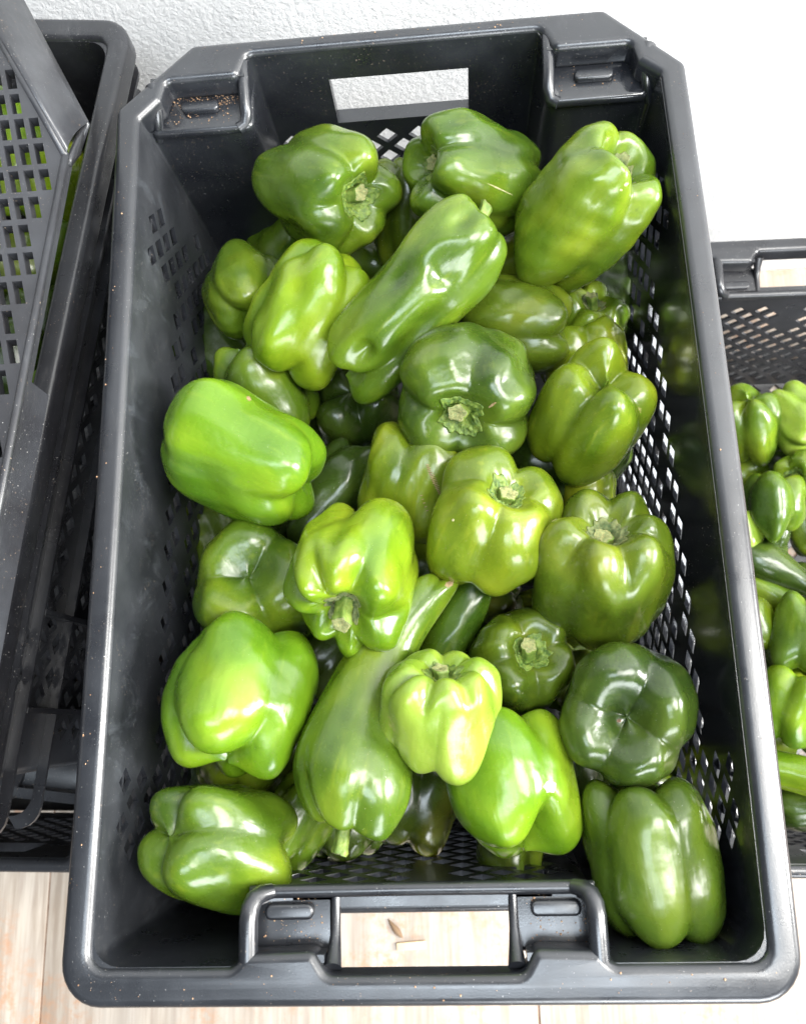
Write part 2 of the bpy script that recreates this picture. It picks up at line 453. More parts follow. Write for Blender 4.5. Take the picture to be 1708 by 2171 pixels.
    for p in me.polygons:
        for vi in p.vertices:
            if vi < n: q_ = NU[vi]; ln.append(tuple(q_ if Vector(q_).dot(p.normal) > 0 else -q_))
            elif vi < 2 * n: q_ = NU[vi - n]; ln.append(tuple(q_ if Vector(q_).dot(p.normal) > 0 else -q_))
            else: ln.append(tuple(p.normal))
    me.normals_split_custom_set(ln); out['wall'] = me
    # ---- outside stiffening flanges and posts
    mb = MB()
    base = [(183, -295, 16), (183, 295, 16), (-183, 295, 16), (-183, -295, 16)]
    for z, w, h in ((-34, 11, 3), (-62, 8, 3), (-112, 8, 3), (-H + 14, 9, 5)):
        d0 = 3 - .04 * abs(z)
        ring0 = subdiv(roundpoly([(sx * 183, sy * 295, 16) for sx, sy in ((1, -1), (1, 1), (-1, 1), (-1, -1))], seg=5), 30)
        def ringpts(off): return [(x * (183 + off) / 183 + bowx(y), y * (295 + off) / 295) for x, y in ring0]
        A = ringpts(d0); B = ringpts(d0 + w); m = len(A); q = len(mb.V)
        if z > -66:   # the ring stands clear of the recessed handles, so only the long sides carry it
            pass
        for zz, R_ in ((z, A), (z, B), (z - h, B), (z - h, A)): mb.V += [(x, y, zz) for x, y in R_]
        for a in range(4):
            b = (a + 1) % 4
            for k in range(m):
                k2 = (k + 1) % m
                if min(abs(A[k][0]), abs(A[k2][0])) < 150 and z > -200: continue
                mb.F.append((q + a * m + k, q + a * m + k2, q + b * m + k2, q + b * m + k))
    for sx in (-1, 1):
        for y in (-250, -178, 145, 215):
            x0, x1 = sorted((sx * (183 - .04 * H * 0 + 2), sx * 192))
            x0 += bowx(y); x1 += bowx(y)
            mb.box(x0 - (4 if sx > 0 else 0), x1 + (4 if sx < 0 else 0), y - 2, y + 2, -H + 10, -64)
    out['flange'] = mesh('flange_' + key, mb.V, mb.F, False)
    bo = subdiv(roundpoly([(s * 186, t * 297, 16) for s, t in ((1, -1), (1, 1), (-1, 1), (-1, -1))]), 30)
    bh = []
    for i in range(-5, 6):
        for j in range(-9, 10):
            cx, cy = i * 30 + (15 if j % 2 else 0), j * 28
            if abs(cx) < 160: bh.append([(cx + 9, cy), (cx, cy + 9), (cx - 9, cy), (cx, cy - 9)])
    sh = 1 - .04 * H / 183
    wb = lambda V: np.stack([V[:, 0] * sh + bowx(V[:, 1]), V[:, 1] * (1 - .04 * H / 297), V[:, 2]], 1)
    out['base'] = plate('base_' + key, [bo] + bh, -H + 3, 3, .4, 1, wb)
    # ---- stacking pockets
    def ledge(x0, x1, y0, y1, z, r=4):
        return plate('ledge_' + key, [roundpoly([(x0, y0, r), (x1, y0, r), (x1, y1, 1), (x0, y1, 1)], seg=4)], z - 4, 4, 3.2, 4)
    out['ledge'] = [ledge(-181, -104, 257, 306, -20, 6), ledge(107, 180, 257, 306, -20, 6), ledge(-99, -48, -293, -257, -20, 6), ledge(51, 99, -293, -257, -20, 6)]
    rib = []
    def strut(pts, r, sq=1.0):
        m_ = MB(); m_.tube(pts, r, 14, sq); rib.append(mesh('pocket_rib_' + key, m_.V, m_.F, True))
        rib[-1].set_sharp_from_angle(angle=math.radians(60))
    for sx in (-1, 1):
        x = sx * 107 + .5
        pts = []
        for k in range(9):
            y = 300 - 38 * k / 8; t = min(1, max(0, (y - 262) / 34)); pts.append((x + sx * (2.2 if k < 8 else 3.5), y, -21 + 16 * t ** .6 - 1.5))
        pts.append((x + sx * 9, 258.6, -23)); strut(pts, 4.4)
    for sx, x in ((-1, -172), (1, 176)):
        strut([(x + sx * 2, 284, -5), (x, 276, -6), (x + sx * 1, 269, -11), (x + sx * 2, 263, -18), (x + sx * 5, 259, -30)], [6, 5.5, 4.6, 3.6, 2.4])
    for sx in (-1, 1):
        x = sx * 95.5 + 1
        strut([(x, -295, -5.5), (x, -282, -5.2), (x, -272, -5.4), (x - sx * .6, -266, -6.5), (x - sx * 2, -261.8, -9.5), (x - sx * 5, -259.6, -14), (x - sx * 10, -259.2, -18)], [5.4, 5.4, 5.4, 5.4, 5.2, 4.8, 4.2])
    strut([(-88, -259.6, -19.5), (0, -259.2, -19.5), (90, -259.6, -19.5)], 3.8)
    for x in (-48, 52.5):
        strut([(x, -297, -8), (x, -288, -16), (x, -280, -20), (x, -262, -21.5)], [5, 3.6, 2.8, 2.8])
    out['pocket_rib'] = rib
    lug = plate('stacking_lug_' + key, [roundpoly([(-14, -4.2, 3.6), (14, -4.2, 3.6), (14, 4.2, 3.6), (-14, 4.2, 3.6)], seg=4)], 2.2, 2.8, 1.8, 3)
    out['lug'] = (lug, [(-143, 275, -20), (142, 275, -20), (-74, -270, -20), (76, -270, -20)])
    mb = MB()   # recess faces behind the pockets, sills of the two hand holes
    for x0, x1 in ((-176, -107), (109, 178)): mb.box(x0, x1, 287, 291, -26, -4)
    for x0, x1 in ((-98, -52), (58, 98)): mb.box(x0, x1, -293.5, -289.5, -26, -4)
    mb.box(-49.5, 51, -268.5, -259, -25, -20.5)
    mb.box(-52, 56, 301.5, 313, -80, -76.6)
    mb.box(-52.5, -50.2, 302.5, 313, -80, -28); mb.box(54.4, 56.6, 302.5, 313, -80, -28)
    out['panel'] = [mesh('panel_' + key, mb.V[8 * k:8 * k + 8], [(0, 2, 3, 1), (4, 5, 7, 6), (0, 1, 5, 4), (1, 3, 7, 5), (3, 2, 6, 7), (2, 0, 4, 6)], False) for k in range(len(mb.V) // 8)]
    return out

def make_crate(md, mat, label, group=None):
    root = empty('plastic_crate'); tag(root, label, 'crate', group)
    link('rim', md['rim'], mat, root); link('wall', md['wall'], mat, root)
    link('flange', md['flange'], mat, root); link('base', md['base'], mat, root)
    for k, m in enumerate(md['panel']): link('recess_wall' if k < 4 else 'hand_hole_sill', m, mat, root)
    for m in md['ledge']: link('pocket_ledge', m, mat, root)
    for m in md['pocket_rib']: link('pocket_rib', m, mat, root)
    lm, ps = md['lug']
    for p in ps: link('stacking_lug', lm, mat, root).location = [c * MM for c in p]
    return root
def copy_thing(src, label, mat=None):
    c = src.copy(); COL.objects.link(c); c['label'] = label
    for ch in list(src.children):
        d = ch.copy(); COL.objects.link(d); d.parent = c
        if mat:
            d.material_slots[0].link = 'OBJECT'; d.material_slots[0].material = mat
    return c

CR = crate_meshes(258, 'deep')
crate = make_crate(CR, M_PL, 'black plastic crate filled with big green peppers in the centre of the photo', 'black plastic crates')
under = copy_thing(crate, 'black plastic crate hidden beneath the big pepper crate, carrying it', M_PL2)
under.location = (0, 0, -.238)
crateA = copy_thing(crate, 'black plastic crate left of the big crate, with a slotted crate lying across its mouth', M_PL2)
thA = math.radians(173)
RA = np.array([[math.cos(thA), -math.sin(thA)], [math.sin(thA), math.cos(thA)]])
cA = RA @ np.array([-200, -315]); 
crateA.location = ((-204 - cA[0]) * MM, (374 - cA[1]) * MM, -.030); crateA.rotation_euler = (0, 0, thA)
crateR = copy_thing(crate, 'low-standing black plastic crate of smaller peppers on the floor right of the big crate', M_PL2)
crateR.rotation_euler = (0, 0, math.radians(180 - 1.5)); crateR.location = (.404, .004, -.325)
crateL = copy_thing(crate, 'black plastic crate low at the left, standing on the floor beneath the leaning crates', M_PL2)
crateL.rotation_euler = (0, 0, math.radians(178.5)); crateL.location = (-.420, .033, -.266)

def pallet(cx, cy, z1, label):
    root = empty('pallet', (cx, cy, FLOOR_Z)); tag(root, label, 'pallet', 'wooden pallets under the crate stacks')
    h = z1 - FLOOR_Z
    for k in range(6):
        m_ = MB(); y = -245 + 98 * k; m_.box(-180, 180, y - 32, y + 32, h - 14, h); m_.build('board', M_PALLET, root, smooth=False)
    for x in (-160, 0, 160):
        m_ = MB(); m_.box(x - 22, x + 22, -270, 270, .3, h - 14.4); m_.build('bearer', M_PALLET, root, smooth=False)
m_p, nt_p, P_p = newmat('grey_pallet_wood'); P_p.inputs['Base Color'].default_value = (.16, .12, .085, 1); P_p.inputs['Roughness'].default_value = .8
M_PALLET = m_p
pallet(0, 0, -496.6, 'low wooden pallet under the big crate in the middle')
pallet(-420, 33, -524.6, 'low wooden pallet under the left crates')

# ------------------------------------------------------------------ slotted crate lying across the left crate
def slotted():
    root = empty('slotted_crate', (-215, 150, 50)); tag(root, 'dusty black crate with rectangular slots turned bottom up over the far left crate', 'crate')
    ang = math.radians(-5.7)
    ex = np.array([math.cos(ang), math.sin(ang)]); ey = np.array([-math.sin(ang), math.cos(ang)])
    O = np.array([-207.0, 189.0]); Z = 50.0; org = np.array([-215.0, 150.0, 50.0])
    def w(a, b, z): p = O + ex * a + ey * b; return (p[0] - org[0], p[1] - org[1], z - 50)
    # outline in (a, b): a to the right, b away from the viewer; the chamfered corner is (0, 0)
    ch = np.linalg.solve(np.array([ex, ey]).T, np.array([-275.0, 312.0]) - O)
    OUT = [(0, 0), (ch[0], ch[1]), (-330, ch[1]), (-330, -430), (0, -430)]
    def inside(a, b, m):
        if a > -m or b < -430 + m or a < -330 + m or b > ch[1] - m: return False
        nx, ny = ch[1], -ch[0]; L = math.hypot(nx, ny)
        return (a * nx + b * ny) / L < -m
    pa, pb, ha, hb = 9.9, 20.2, 3.2, 8.0
    E1 = np.array([math.cos(-ang), math.sin(-ang)]); E2 = np.array([-.24, .97]); E2 = np.array([E2 @ ex, E2 @ ey])
    def sd(p, q): return E1 * p + E2 * q
    def sl(p, q): return tuple(sd(p, q))
    rects = []
    for i in range(-12, 36):
        for j in range(-22, 8):
            a, b = sl(-6 - pa * i, 3 + pb * j)
            if all(inside(*np.add((a, b), sd(s_ * ha, t_ * hb)), .9) for s_ in (-1, 1) for t_ in (-1, 1)): rects.append((a, b))
    def slab():
        pts = [Vector(p) for p in OUT]; ed = [(i, (i + 1) % 5) for i in range(5)]
        for a, b in rects:
            n0 = len(pts); pts.extend([Vector(q) for q in (np.add((a, b), sd(s_ * ha, t_ * hb)) for s_, t_ in ((-1, -1), (1, -1), (1, 1), (-1, 1)))])
            ed.extend([(n0 + k, n0 + (k + 1) % 4) for k in range(4)])
        r = delaunay_2d_cdt(pts, ed, [], 1, 1e-4); RR = np.array(rects); mb = MB(); F = []
        for f in r[2]:
            c = np.mean([[r[0][i][0], r[0][i][1]] for i in f], axis=0)
            loc = (c - RR) @ np.linalg.inv(np.array([E1, E2]))
            if np.any((np.abs(loc[:, 0]) < ha) & (np.abs(loc[:, 1]) < hb)): continue
            F.append(tuple(f))
        n = len(r[0]); T = 8
        mb.V = [w(p[0], p[1], Z) for p in r[0]] + [w(p[0], p[1], Z - T) for p in r[0]]
        mb.F = F + [tuple(i + n for i in f[::-1]) for f in F]
        for a, b in rects:
            q = [tuple(np.add((a, b), sd(s_ * ha, t_ * hb))) for s_, t_ in ((-1, -1), (1, -1), (1, 1), (-1, 1))]
            k0 = len(mb.V)
            for p in q: mb.V += [w(*p, Z), w(p[0] + 0, p[1], Z - T)]
            for k in range(4): k1 = (k + 1) % 4; mb.F.append((k0 + 2 * k, k0 + 2 * k + 1, k0 + 2 * k1 + 1, k0 + 2 * k1))
        return mb
    slab().build('slotted_panel', M_PL3, root, smooth=False)
    # edge beads and crossing ribs
    mb = MB()
    P = OUT + [OUT[0]]
    for i in range(5): mb.tube([w(*P[i], Z - 1), w(*P[i + 1], Z - 1)], 2.6, 8)
    mb.build('edge_bead', M_PL3, root)
    for a0, b0, a1, b1 in () and ((-2, -62, -110, 90), (-2, -118, -170, 117), (-2, -235, -110, -80)):
        r_ = MB(); r_.tube([w(a0, b0, Z - .2), w(a1, b1, Z - .2)], 1.8, 8, .3); r_.build('brace', M_PL3, root)
    # sloping chamfer wall and side wall below the panel
    A0, A1 = (0.5, 1), (ch[0], ch[1]); d = np.array([.87, .50])
    m_ = MB(); nst = 8
    for s in range(nst + 1):
        t = s / nst
        for (a, b), k in ((A0, 0), (A1, 1)):
            q = math.sin(t * math.pi / 2) if t < 1 else 1
            zz = Z - 1 - 32 * t ** 1.4; p0 = np.array(w(a, b, zz)); off = (8 * t, 36 * t, 0) if k else (-5 * t, 49 * t, 0)
            m_.V.append(tuple(p0 + off))
    for s in range(nst): m_.F.append((2 * s, 2 * s + 1, 2 * s + 3, 2 * s + 2))
    q = len(m_.V)
    for D_, zz in (((172, 258), 17), ((163, 322), -2), ((141, 350), 22)): m_.V.append(tuple(at(*D_, zz) - org))
    m_.V.append(w(0, -4, Z - 4)); m_.V.append(w(0.5, 1, Z - 2))
    m_.F += [(q, q + 1, q + 2, q + 3, q + 4)]
    k0 = m_.V[2 * nst + 1]; m_.V += [m_.V[2 * nst], k0, tuple(np.array(k0) + (-6, -6, -16)), tuple(at(163, 322, -2) - org)]
    m_.F.append((q + 5, q + 6, q + 7, q + 8))
    o = m_.build('corner_wall', M_PL3, root, True, 40)
    so = o.modifiers.new('thick', 'SOLIDIFY'); so.thickness = .003; so.offset = -1
    m_ = MB(); m_.box(-1.5, 1.0, -430, -2, -9, -2); m_.box(-9, -1, -430, -150, -34, -9)
    m_.V = [w(x, y, Z + z) for x, y, z in m_.V]; m_.build('side_wall', M_PL3, root, smooth=False)
    return root
SLOT = slotted()

# ------------------------------------------------------------------ bell peppers
CTR = np.array(CC)
def pepper_fn(rs, n, taper=0.0, shoulder=.06, dip=.2, dipb=.13, amp=.16, bend=0.0, th0=None, dentlist=(), wr=.35, legs=.15, square=.62, topn=0, dents=0, waist=0.0, sharp=.24, narrow=0.0, flat=1.0, bendy=0.0):
    th00 = rs.uniform(0, 2 * math.pi); th0 = th00 if th0 is None else th0; wa = [(rs.uniform(-.22, .22) / k, rs.uniform(0, 6.28), k) for k in (1, 2, 3)]
    lobew = rs.uniform(-1, 1, n); topw = rs.uniform(-1, 1, n)
    if topn == 0: topn = n
    dn = [(rs.uniform(-.65, .75), rs.uniform(-1.3, 1.3) % 6.283, rs.uniform(.14, .26), rs.uniform(.06, .13)) for _ in range(dents)]
    K = [(rs.normal(size=3) * f, rs.uniform(0, 6.28), a) for f, a in ((2.0, .030), (2.6, .026), (3.4, .018), (5.0, .010), (6.5, .007), (8.0, .005)) for _ in range(2)]
    sa = rs.uniform(0, 6.28); b2 = rs.uniform(-.04, .04)
    # arc-length parametrised superellipse profile
    a = np.linspace(0, math.pi, 600); rr = np.sin(a) ** square; hh = np.sign(np.cos(a)) * np.abs(np.cos(a)) ** .78
    ds = np.hypot(np.diff(rr), np.diff(hh)); ss = np.r_[0, np.cumsum(ds)]; ss /= ss[-1]
    def f(s, th):
        r = np.interp(s, ss, rr); h = np.interp(s, ss, hh)
        t = th + th0
        for c, p, k in wa: t = t + c * np.sin(k * th + p)
        def lobes(m):
            c = np.cos(m * t / 2); return (np.sqrt(c * c + sharp ** 2) - sharp) / (math.sqrt(1 + sharp ** 2) - sharp)
        l = lobes(n) ** .75; lt = lobes(topn) ** .75 if topn != n else l
        # per-lobe weights, periodic
        ph = (n * t / (2 * math.pi)) % n
        def w_(ws):
            v = 0
            for k in range(n):
                d = np.abs((ph - k + n / 2) % n - n / 2); v = v + ws[k] * np.clip(1 - d, 0, 1) ** 2 * (3 - 2 * np.clip(1 - d, 0, 1))
            return v
        top = np.clip(h, 0, 1); bot = np.clip(-h, 0, 1)
        A = amp * (.42 + .5 * bot ** 2) * (1 - l) + amp * 1.05 * top ** 2 * (1 - lt) + amp * .3 * (1 - top) * (1 - l) * .3
        R = r * (1 - A) * (1 + .07 * w_(lobew) * (.4 + bot))
        R = R * (1 + taper * h + shoulder * np.exp(-((h - .55) / .35) ** 2) - waist * np.exp(-((h + .0) / .45) ** 2))
        if narrow: q = np.clip((-h + .75) / 1.35, 0, 1); R = R * (1 - narrow * q * q * (3 - 2 * q))
        H = h.copy() if hasattr(h, 'copy') else h
        H = H - dip * 2.6 * np.exp(-(r / .46) ** 2) * (h > 0) + dipb * 1.9 * np.exp(-(r / .5) ** 2) * (h < 0)
        rim = np.clip(r, 0, 1) ** 1.5
        H = H - np.where(h > 0, (1 - lt) * .30 * (wr + .6) * rim * top ** 1.5, 0)
        H = H + np.where(h < 0, (1 - l) * legs * 1.7 * bot ** 1.5 * rim ** .5, 0)
        H = H + np.where(h < 0, -w_(lobew) * legs * .7 * bot, w_(topw) * .05 * top)
        x = R * np.cos(th) * (1 + b2); y = R * np.sin(th) * (1 - b2) * flat
        P = np.stack([x, y, H * 1.0], -1)
        sd = np.zeros_like(x)
        for k, p, am in K: sd = sd + am * np.sin(P @ k + p)
        for hz, ta, sg, am in dn:
            dth = np.abs((th - ta + math.pi) % (2 * math.pi) - math.pi)
            sd = sd - am * np.exp(-((H - hz) / sg) ** 2 - (dth / (sg * 2.2)) ** 2)
        for hz, ta, sg, sth, am in dentlist:
            dth = np.abs((th - ta + math.pi) % (2 * math.pi) - math.pi)
            sd = sd - am * np.exp(-((H - hz) / sg) ** 2 - (dth / sth) ** 2)
        fade = np.clip(r * 2.2, 0, 1)
        x = x * (1 + sd * fade); y = y * (1 + sd * fade); H = H + .5 * sd * fade * np.tanh(3 * h)
        x = x + bend * (H ** 2); y = y + bendy * (np.clip(-H, -1, 1) ** 2 * (H < 0) * 1.25 + H ** 2 * (H > 0) * .55)
        return x, y, H, 1 - l
    return f

VARI = {}
PEP_COUNT = 0
def pepper(label, px, py, z, Wpx, Lpx, phi, tau, kind, n=4, roll=0, seed=0, stem=True, group='green bell peppers in the big crate', slen=12, calyx=.42, big=True, cal=None, scale_fix=1.0, P=None, sb=.35, **kw):
    """px,py centre in the photo at height z (mm); Wpx,Lpx width and length; phi: picture direction of the stem end
       (deg anticlockwise from right); tau: how far the stem end turns towards the viewer"""
    global PEP_COUNT
    rs = np.random.RandomState(1000 + seed * 17 + int(px) * 3 + int(py))
    Cn = at(px, py, z) if P is None else np.array(P, float)
    sc = pxscale(Cn)
    Wm = Wpx / sc; Lm = Lpx / sc
    b = (CTR - Cn) / np.linalg.norm(CTR - Cn); r = RC[0] - (RC[0] @ b) * b; r /= np.linalg.norm(r); u = np.cross(b, r)
    f_, t_ = math.radians(phi), math.radians(tau)
    zl = math.cos(t_) * (math.cos(f_) * r + math.sin(f_) * u) + math.sin(t_) * b
    side = b if abs(tau) < 70 else u
    xl = side - (side @ zl) * zl; xl /= np.linalg.norm(xl)      # local +x turns to the viewer
    yl = np.cross(zl, xl)
    rr = math.radians(roll); xl, yl = xl * math.cos(rr) + yl * math.sin(rr), -xl * math.sin(rr) + yl * math.cos(rr)
    fn = pepper_fn(rs, n, **kw)
    ns, nt_ = (84, 120) if big else (52, 76)
    s = (1 - np.cos(np.linspace(0, math.pi, ns))) / 2 * .35 + np.linspace(0, 1, ns) * .65
    th = np.linspace(0, 2 * math.pi, nt_, endpoint=False)
    Sg, Tg = np.meshgrid(s[1:-1], th, indexing='ij')
    x, y, h, g = fn(Sg, Tg)
    rmax = np.percentile(np.hypot(x, y), 99) if not kw.get('bendy') else 1.03; hspan = (h.max() - h.min()) / 2; hm = (h.max() + h.min()) / 2
    kx, kz = Wm / 2 / rmax, Lm / 2 / hspan
    def tf(x, y, h): return np.stack([x * kx, y * kx, (h - hm) * kz], -1)
    V = tf(x, y, h).reshape(-1, 3)
    def pole(sv): a_ = fn(np.array([sv]), np.array([0.0])); q = tf(a_[0], a_[1], a_[2])[0]; 
    x0, y0, h0, _ = fn(np.full(8, 1e-4), np.linspace(0, 6, 8)); x1, y1, h1, _ = fn(np.full(8, 1 - 1e-4), np.linspace(0, 6, 8))
    V = np.vstack([V, tf(x0, y0, h0).mean(0), tf(x1, y1, h1).mean(0)])
    m = ns - 2; i = np.arange(m - 1)[:, None] * nt_; j = np.arange(nt_)[None, :]; j2 = (j + 1) % nt_
    F = np.stack([i + j, i + nt_ + j, i + nt_ + j2, i + j2], -1).reshape(-1, 4).tolist()
    F += [(int(k), int((k + 1) % nt_), m * nt_) for k in range(nt_)]
    F += [((m - 1) * nt_ + int((k + 1) % nt_), (m - 1) * nt_ + int(k), m * nt_ + 1) for k in range(nt_)]
    me = mesh('body', V, F)
    at_ = me.attributes.new('groove', 'FLOAT', 'POINT'); gg = np.r_[g.ravel(), 0, 0] ** 2.2; at_.data.foreach_set('value', gg.astype(np.float32))
    PEP_COUNT += 1
    root = bpy.data.objects.new('bell_pepper', None); COL.objects.link(root); root.empty_display_size = .02
    tag(root, label, 'bell pepper', group)
    root.matrix_world = Matrix([[xl[0], yl[0], zl[0], Cn[0] * MM], [xl[1], yl[1], zl[1], Cn[1] * MM], [xl[2], yl[2], zl[2], Cn[2] * MM], [0, 0, 0, 1]])
    link('body', me, SKIN[kind], root)
    if stem:
        # calyx: a lifted, crinkled copy of the skin round the stem
        nr, nth = 15, 64; thc = np.linspace(0, 2 * math.pi, nth, endpoint=False)
        npt = rs.randint(5, 7); ph0 = rs.uniform(0, 6)
        edge = 1 + .055 * np.cos(npt * thc + ph0 + .5 * np.sin(thc)) + .05 * np.sin(11 * thc + ph0) + .04 * np.sin(17 * thc)
        calyx = calyx * .86; sr = s_for_r(fn, calyx)   # arc parameter where the radius reaches the calyx size
        q = np.linspace(0.02, 1, nr)[:, None]
        Sc = sr * q * edge[None, :]; Tc = np.broadcast_to(thc, Sc.shape)
        cx, cy, chh, _ = fn(Sc, Tc); Pc = tf(cx, cy, chh)
        rc = calyx * Wm / 2
        bmp = .8 * np.sin(9 * Tc + 6 * q) * np.sin(14 * q + 3 * np.sin(3 * Tc)) + .7 * np.sin(23 * Tc + 9 * q) + .6 * rs.normal(size=Sc.shape)
        lift = .5 + bmp * .62 * (q ** .6) * (Wm / 85) * (1.15 - q ** 6) + 1.7 * np.exp(-((q - .62) / .18) ** 2) * (Wm / 85) + .5 * np.clip(q - .85, 0, 1) * 5 * (rs.uniform(size=(1, nth)) ** 2)
        Pc[..., 2] += lift; 
        Vb = Pc.reshape(-1, 3); Fc = []
        for a_ in range(nr - 1):
            for k in range(nth): k2 = (k + 1) % nth; Fc.append((a_ * nth + k, (a_ + 1) * nth + k, (a_ + 1) * nth + k2, a_ * nth + k2))
        # turned-down rim so that the calyx has thickness
        Vd = Pc[-1].copy(); Vd[:, 2] -= 2.6; Vd[:, :2] *= 1.0
        base = len(Vb); Vb = np.vstack([Vb, Vd])
        for k in range(nth): k2 = (k + 1) % nth; Fc.append(((nr - 1) * nth + k, base + k, base + k2, (nr - 1) * nth + k2))
        cme = mesh('calyx', Vb, Fc); co = link('calyx', cme, cal or (M_CAL if rs.uniform() < .75 else M_CALD), root)
        # stem
        ox, oy = Pc[0, :, 0].mean(), Pc[0, :, 1].mean(); z0 = Pc[0, :, 2].mean() - 2; sl = slen; lean = rs.uniform(-1, 1, 2) * sb * sl
        hs = [0, .12, .35, .6, .82, .93, 1.0]; rad0 = Wm * .055 + 1.0
        rads = [1.9, 1.2, .9, .84, .9, 1.02, .95]; nn = 20; Vs = []; Fs = []
        for i_, hh_ in enumerate(hs):
            for k in range(nn):
                t2 = 2 * math.pi * k / nn; rd = rad0 * rads[i_] * (1 + .12 * math.cos(5 * t2 + ph0) + .05 * math.cos(9 * t2) + .02 * rs.normal())
                Vs.append((ox + lean[0] * hh_ ** 1.6 + rd * math.cos(t2), oy + lean[1] * hh_ ** 1.6 + rd * math.sin(t2), z0 + sl * hh_ + (rs.normal() * .3 if i_ == 6 else 0)))
        for a_ in range(len(hs) - 1):
            for k in range(nn): k2 = (k + 1) % nn; Fs.append((a_ * nn + k, a_ * nn + k2, (a_ + 1) * nn + k2, (a_ + 1) * nn + k))
        so = link('stem', mesh('stem', Vs, Fs), M_STEM, root)
        Vc = []; Fc = []; T0 = Vs[-nn:]; c0 = np.mean(T0, axis=0)
        for q_, dz in ((1.0, 0), (.8, .35), (.45, -.3), (0.08, -.9)):
            for k in range(nn): p_ = c0 + (np.array(T0[k]) - c0) * q_; Vc.append((p_[0], p_[1], p_[2] + dz + rs.normal() * .2))
        for a_ in range(3):
            for k in range(nn): k2 = (k + 1) % nn; Fc.append((a_ * nn + k, a_ * nn + k2, (a_ + 1) * nn + k2, (a_ + 1) * nn + k))
        Fc.append(tuple(3 * nn + k for k in range(nn)))
        link('cut_end', mesh('cut_end', Vc, Fc), M_CUT, so)
    return root
def s_for_r(fn, r):
    s = np.linspace(.002, .45, 120); th = np.linspace(0, 6.28, 24)
    R = np.array([np.hypot(*fn(np.full(24, v), th)[:2]).mean() for v in s]); k = np.argmax(R > r * np.percentile(R, 99) * .92)
    return float(s[k]) if k > 0 else .2

exec_peppers = True
P_ = pepper
# --- the upper layer, back to front
P_('mid green pepper at the back left, calyx turned down to the right', 690, 402, -52, 262, 275, -13, 52, 'mid', 4, 20, 1, calyx=.42, amp=.2, topn=5)
PEP_BACK = P_('olive and lime pepper at the back wall, stem facing left', 1003, 374, -50, 250, 300, 165, 36, 'mid', 4, 10, 2, calyx=.34, amp=.2)
PEP_BIG = P_('big pepper in the back right corner with a dry papery stem tip', 1232, 446, -38, 272, 340, 50, 28, 'mid', 4, 0, 3, taper=-.04, th0=.1, amp=.1, dip=.3, cal=M_CALD, slen=12)
P_('long crumpled dark pepper lying diagonally across the upper middle', 868, 640, -36, 222, 468, 47, 0, 'mid', 3, 0, 4, dentlist=((.45, .15, .20, .55, .24), (-.15, .6, .38, .30, .30), (-.62, .0, .13, .28, .24), (.1, -.55, .20, .25, .17), (.78, -.35, .13, .3, .12)), amp=.12, legs=.2, slen=20, wr=-.4, topn=5, dip=.08, calyx=.2, waist=.05, taper=.02)
P_('green pepper left of the long crumpled one, stem poking out at its lower left', 655, 660, -60, 238, 290, 238, -8, 'bright', 4, 40, 5, amp=.14, slen=24, sb=.1, calyx=.4)
P_('shaded pepper against the left wall, behind the one with the low left stem', 525, 622, -98, 190, 220, 100, -60, 'mid', 3, 0, 6, stem=False, amp=.2)
P_('two-humped dark pepper half hidden behind the brightest left-hand pepper', 562, 828, -100, 215, 235, -60, -15, 'mid', 3, 50, 7, stem=False, amp=.24, legs=.22)
PEP_NICK = P_('brightest smooth green pepper leaning on the left wall, with a small brown nick', 518, 968, -48, 288, 335, 152, -18, 'vivid', 4, 20, 8, stem=False, th0=0, amp=.07, legs=.12, wr=-.3, dip=.05, shoulder=.1, taper=.03)
PEP_ROUND = P_('round dark pepper in the middle with a large stump of stem facing up', 992, 824, -52, 312, 280, -104, 62, 'green', 4, 30, 9, calyx=.38, amp=.2, dip=.18)
P_('glossy olive pepper lying sideways behind the round dark one', 1095, 690, -84, 208, 240, 176, -10, 'olive', 4, 30, 10, stem=False, amp=.18, legs=.14)
P_('small pepper by the right wall with a withered dark leaf on its calyx', 1246, 700, -120, 165, 185, 80, 35, 'mid', 4, 0, 11, cal=M_CALD, calyx=.4, slen=18)
P_('yellow-green pepper by the right wall showing its lobed blossom end', 1255, 872, -52, 262, 290, -115, -46, 'yellow', 4, 40, 12, stem=False, dipb=.25, amp=.2, legs=.22)
P_('pale shoulder of a pepper behind the yellow-green one at the right wall', 1238, 760, -115, 200, 190, 100, 20, 'yellow', 4, 0, 13, stem=False)
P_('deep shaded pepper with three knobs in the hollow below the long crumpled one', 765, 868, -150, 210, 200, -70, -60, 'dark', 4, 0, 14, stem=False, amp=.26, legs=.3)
PEP_SCAR = P_('yellow-green pepper with a stitched brown scar in the centre of the crate', 878, 1015, -78, 235, 240, -95, -18, 'yellow', 3, 20, 15, stem=False, amp=.16, legs=.18)
P_('long dark pepper deep in the gap right of the brightest one', 700, 1055, -120, 150, 280, 55, 0, 'dark', 3, 0, 16, stem=False, amp=.1)
PEP_TWO = P_('two-tone pepper at the centre right with its green calyx at the top', 1040, 1128, -52, 300, 300, 68, 42, 'yellow', 4, 15, 17, calyx=.36, amp=.2, slen=11)
P_('bright many-lobed pepper whose round cut stem points down at the viewer', 750, 1215, -40, 305, 300, -108, 48, 'bright', 5, 0, 18, calyx=.34, amp=.24, topn=7, slen=20, dip=.2, cal=M_CALD)
P_('dark pepper at the left wall with its creased blossom end up', 548, 1250, -86, 292, 262, -50, -68, 'mid', 3, 0, 19, stem=False, amp=.2, legs=.15, dipb=.2)
P_('large pepper at the right wall dappled with light, calyx at its top', 1268, 1228, -58, 302, 345, 78, 44, 'olive', 4, 35, 20, calyx=.36, amp=.2, topn=6, slen=10)
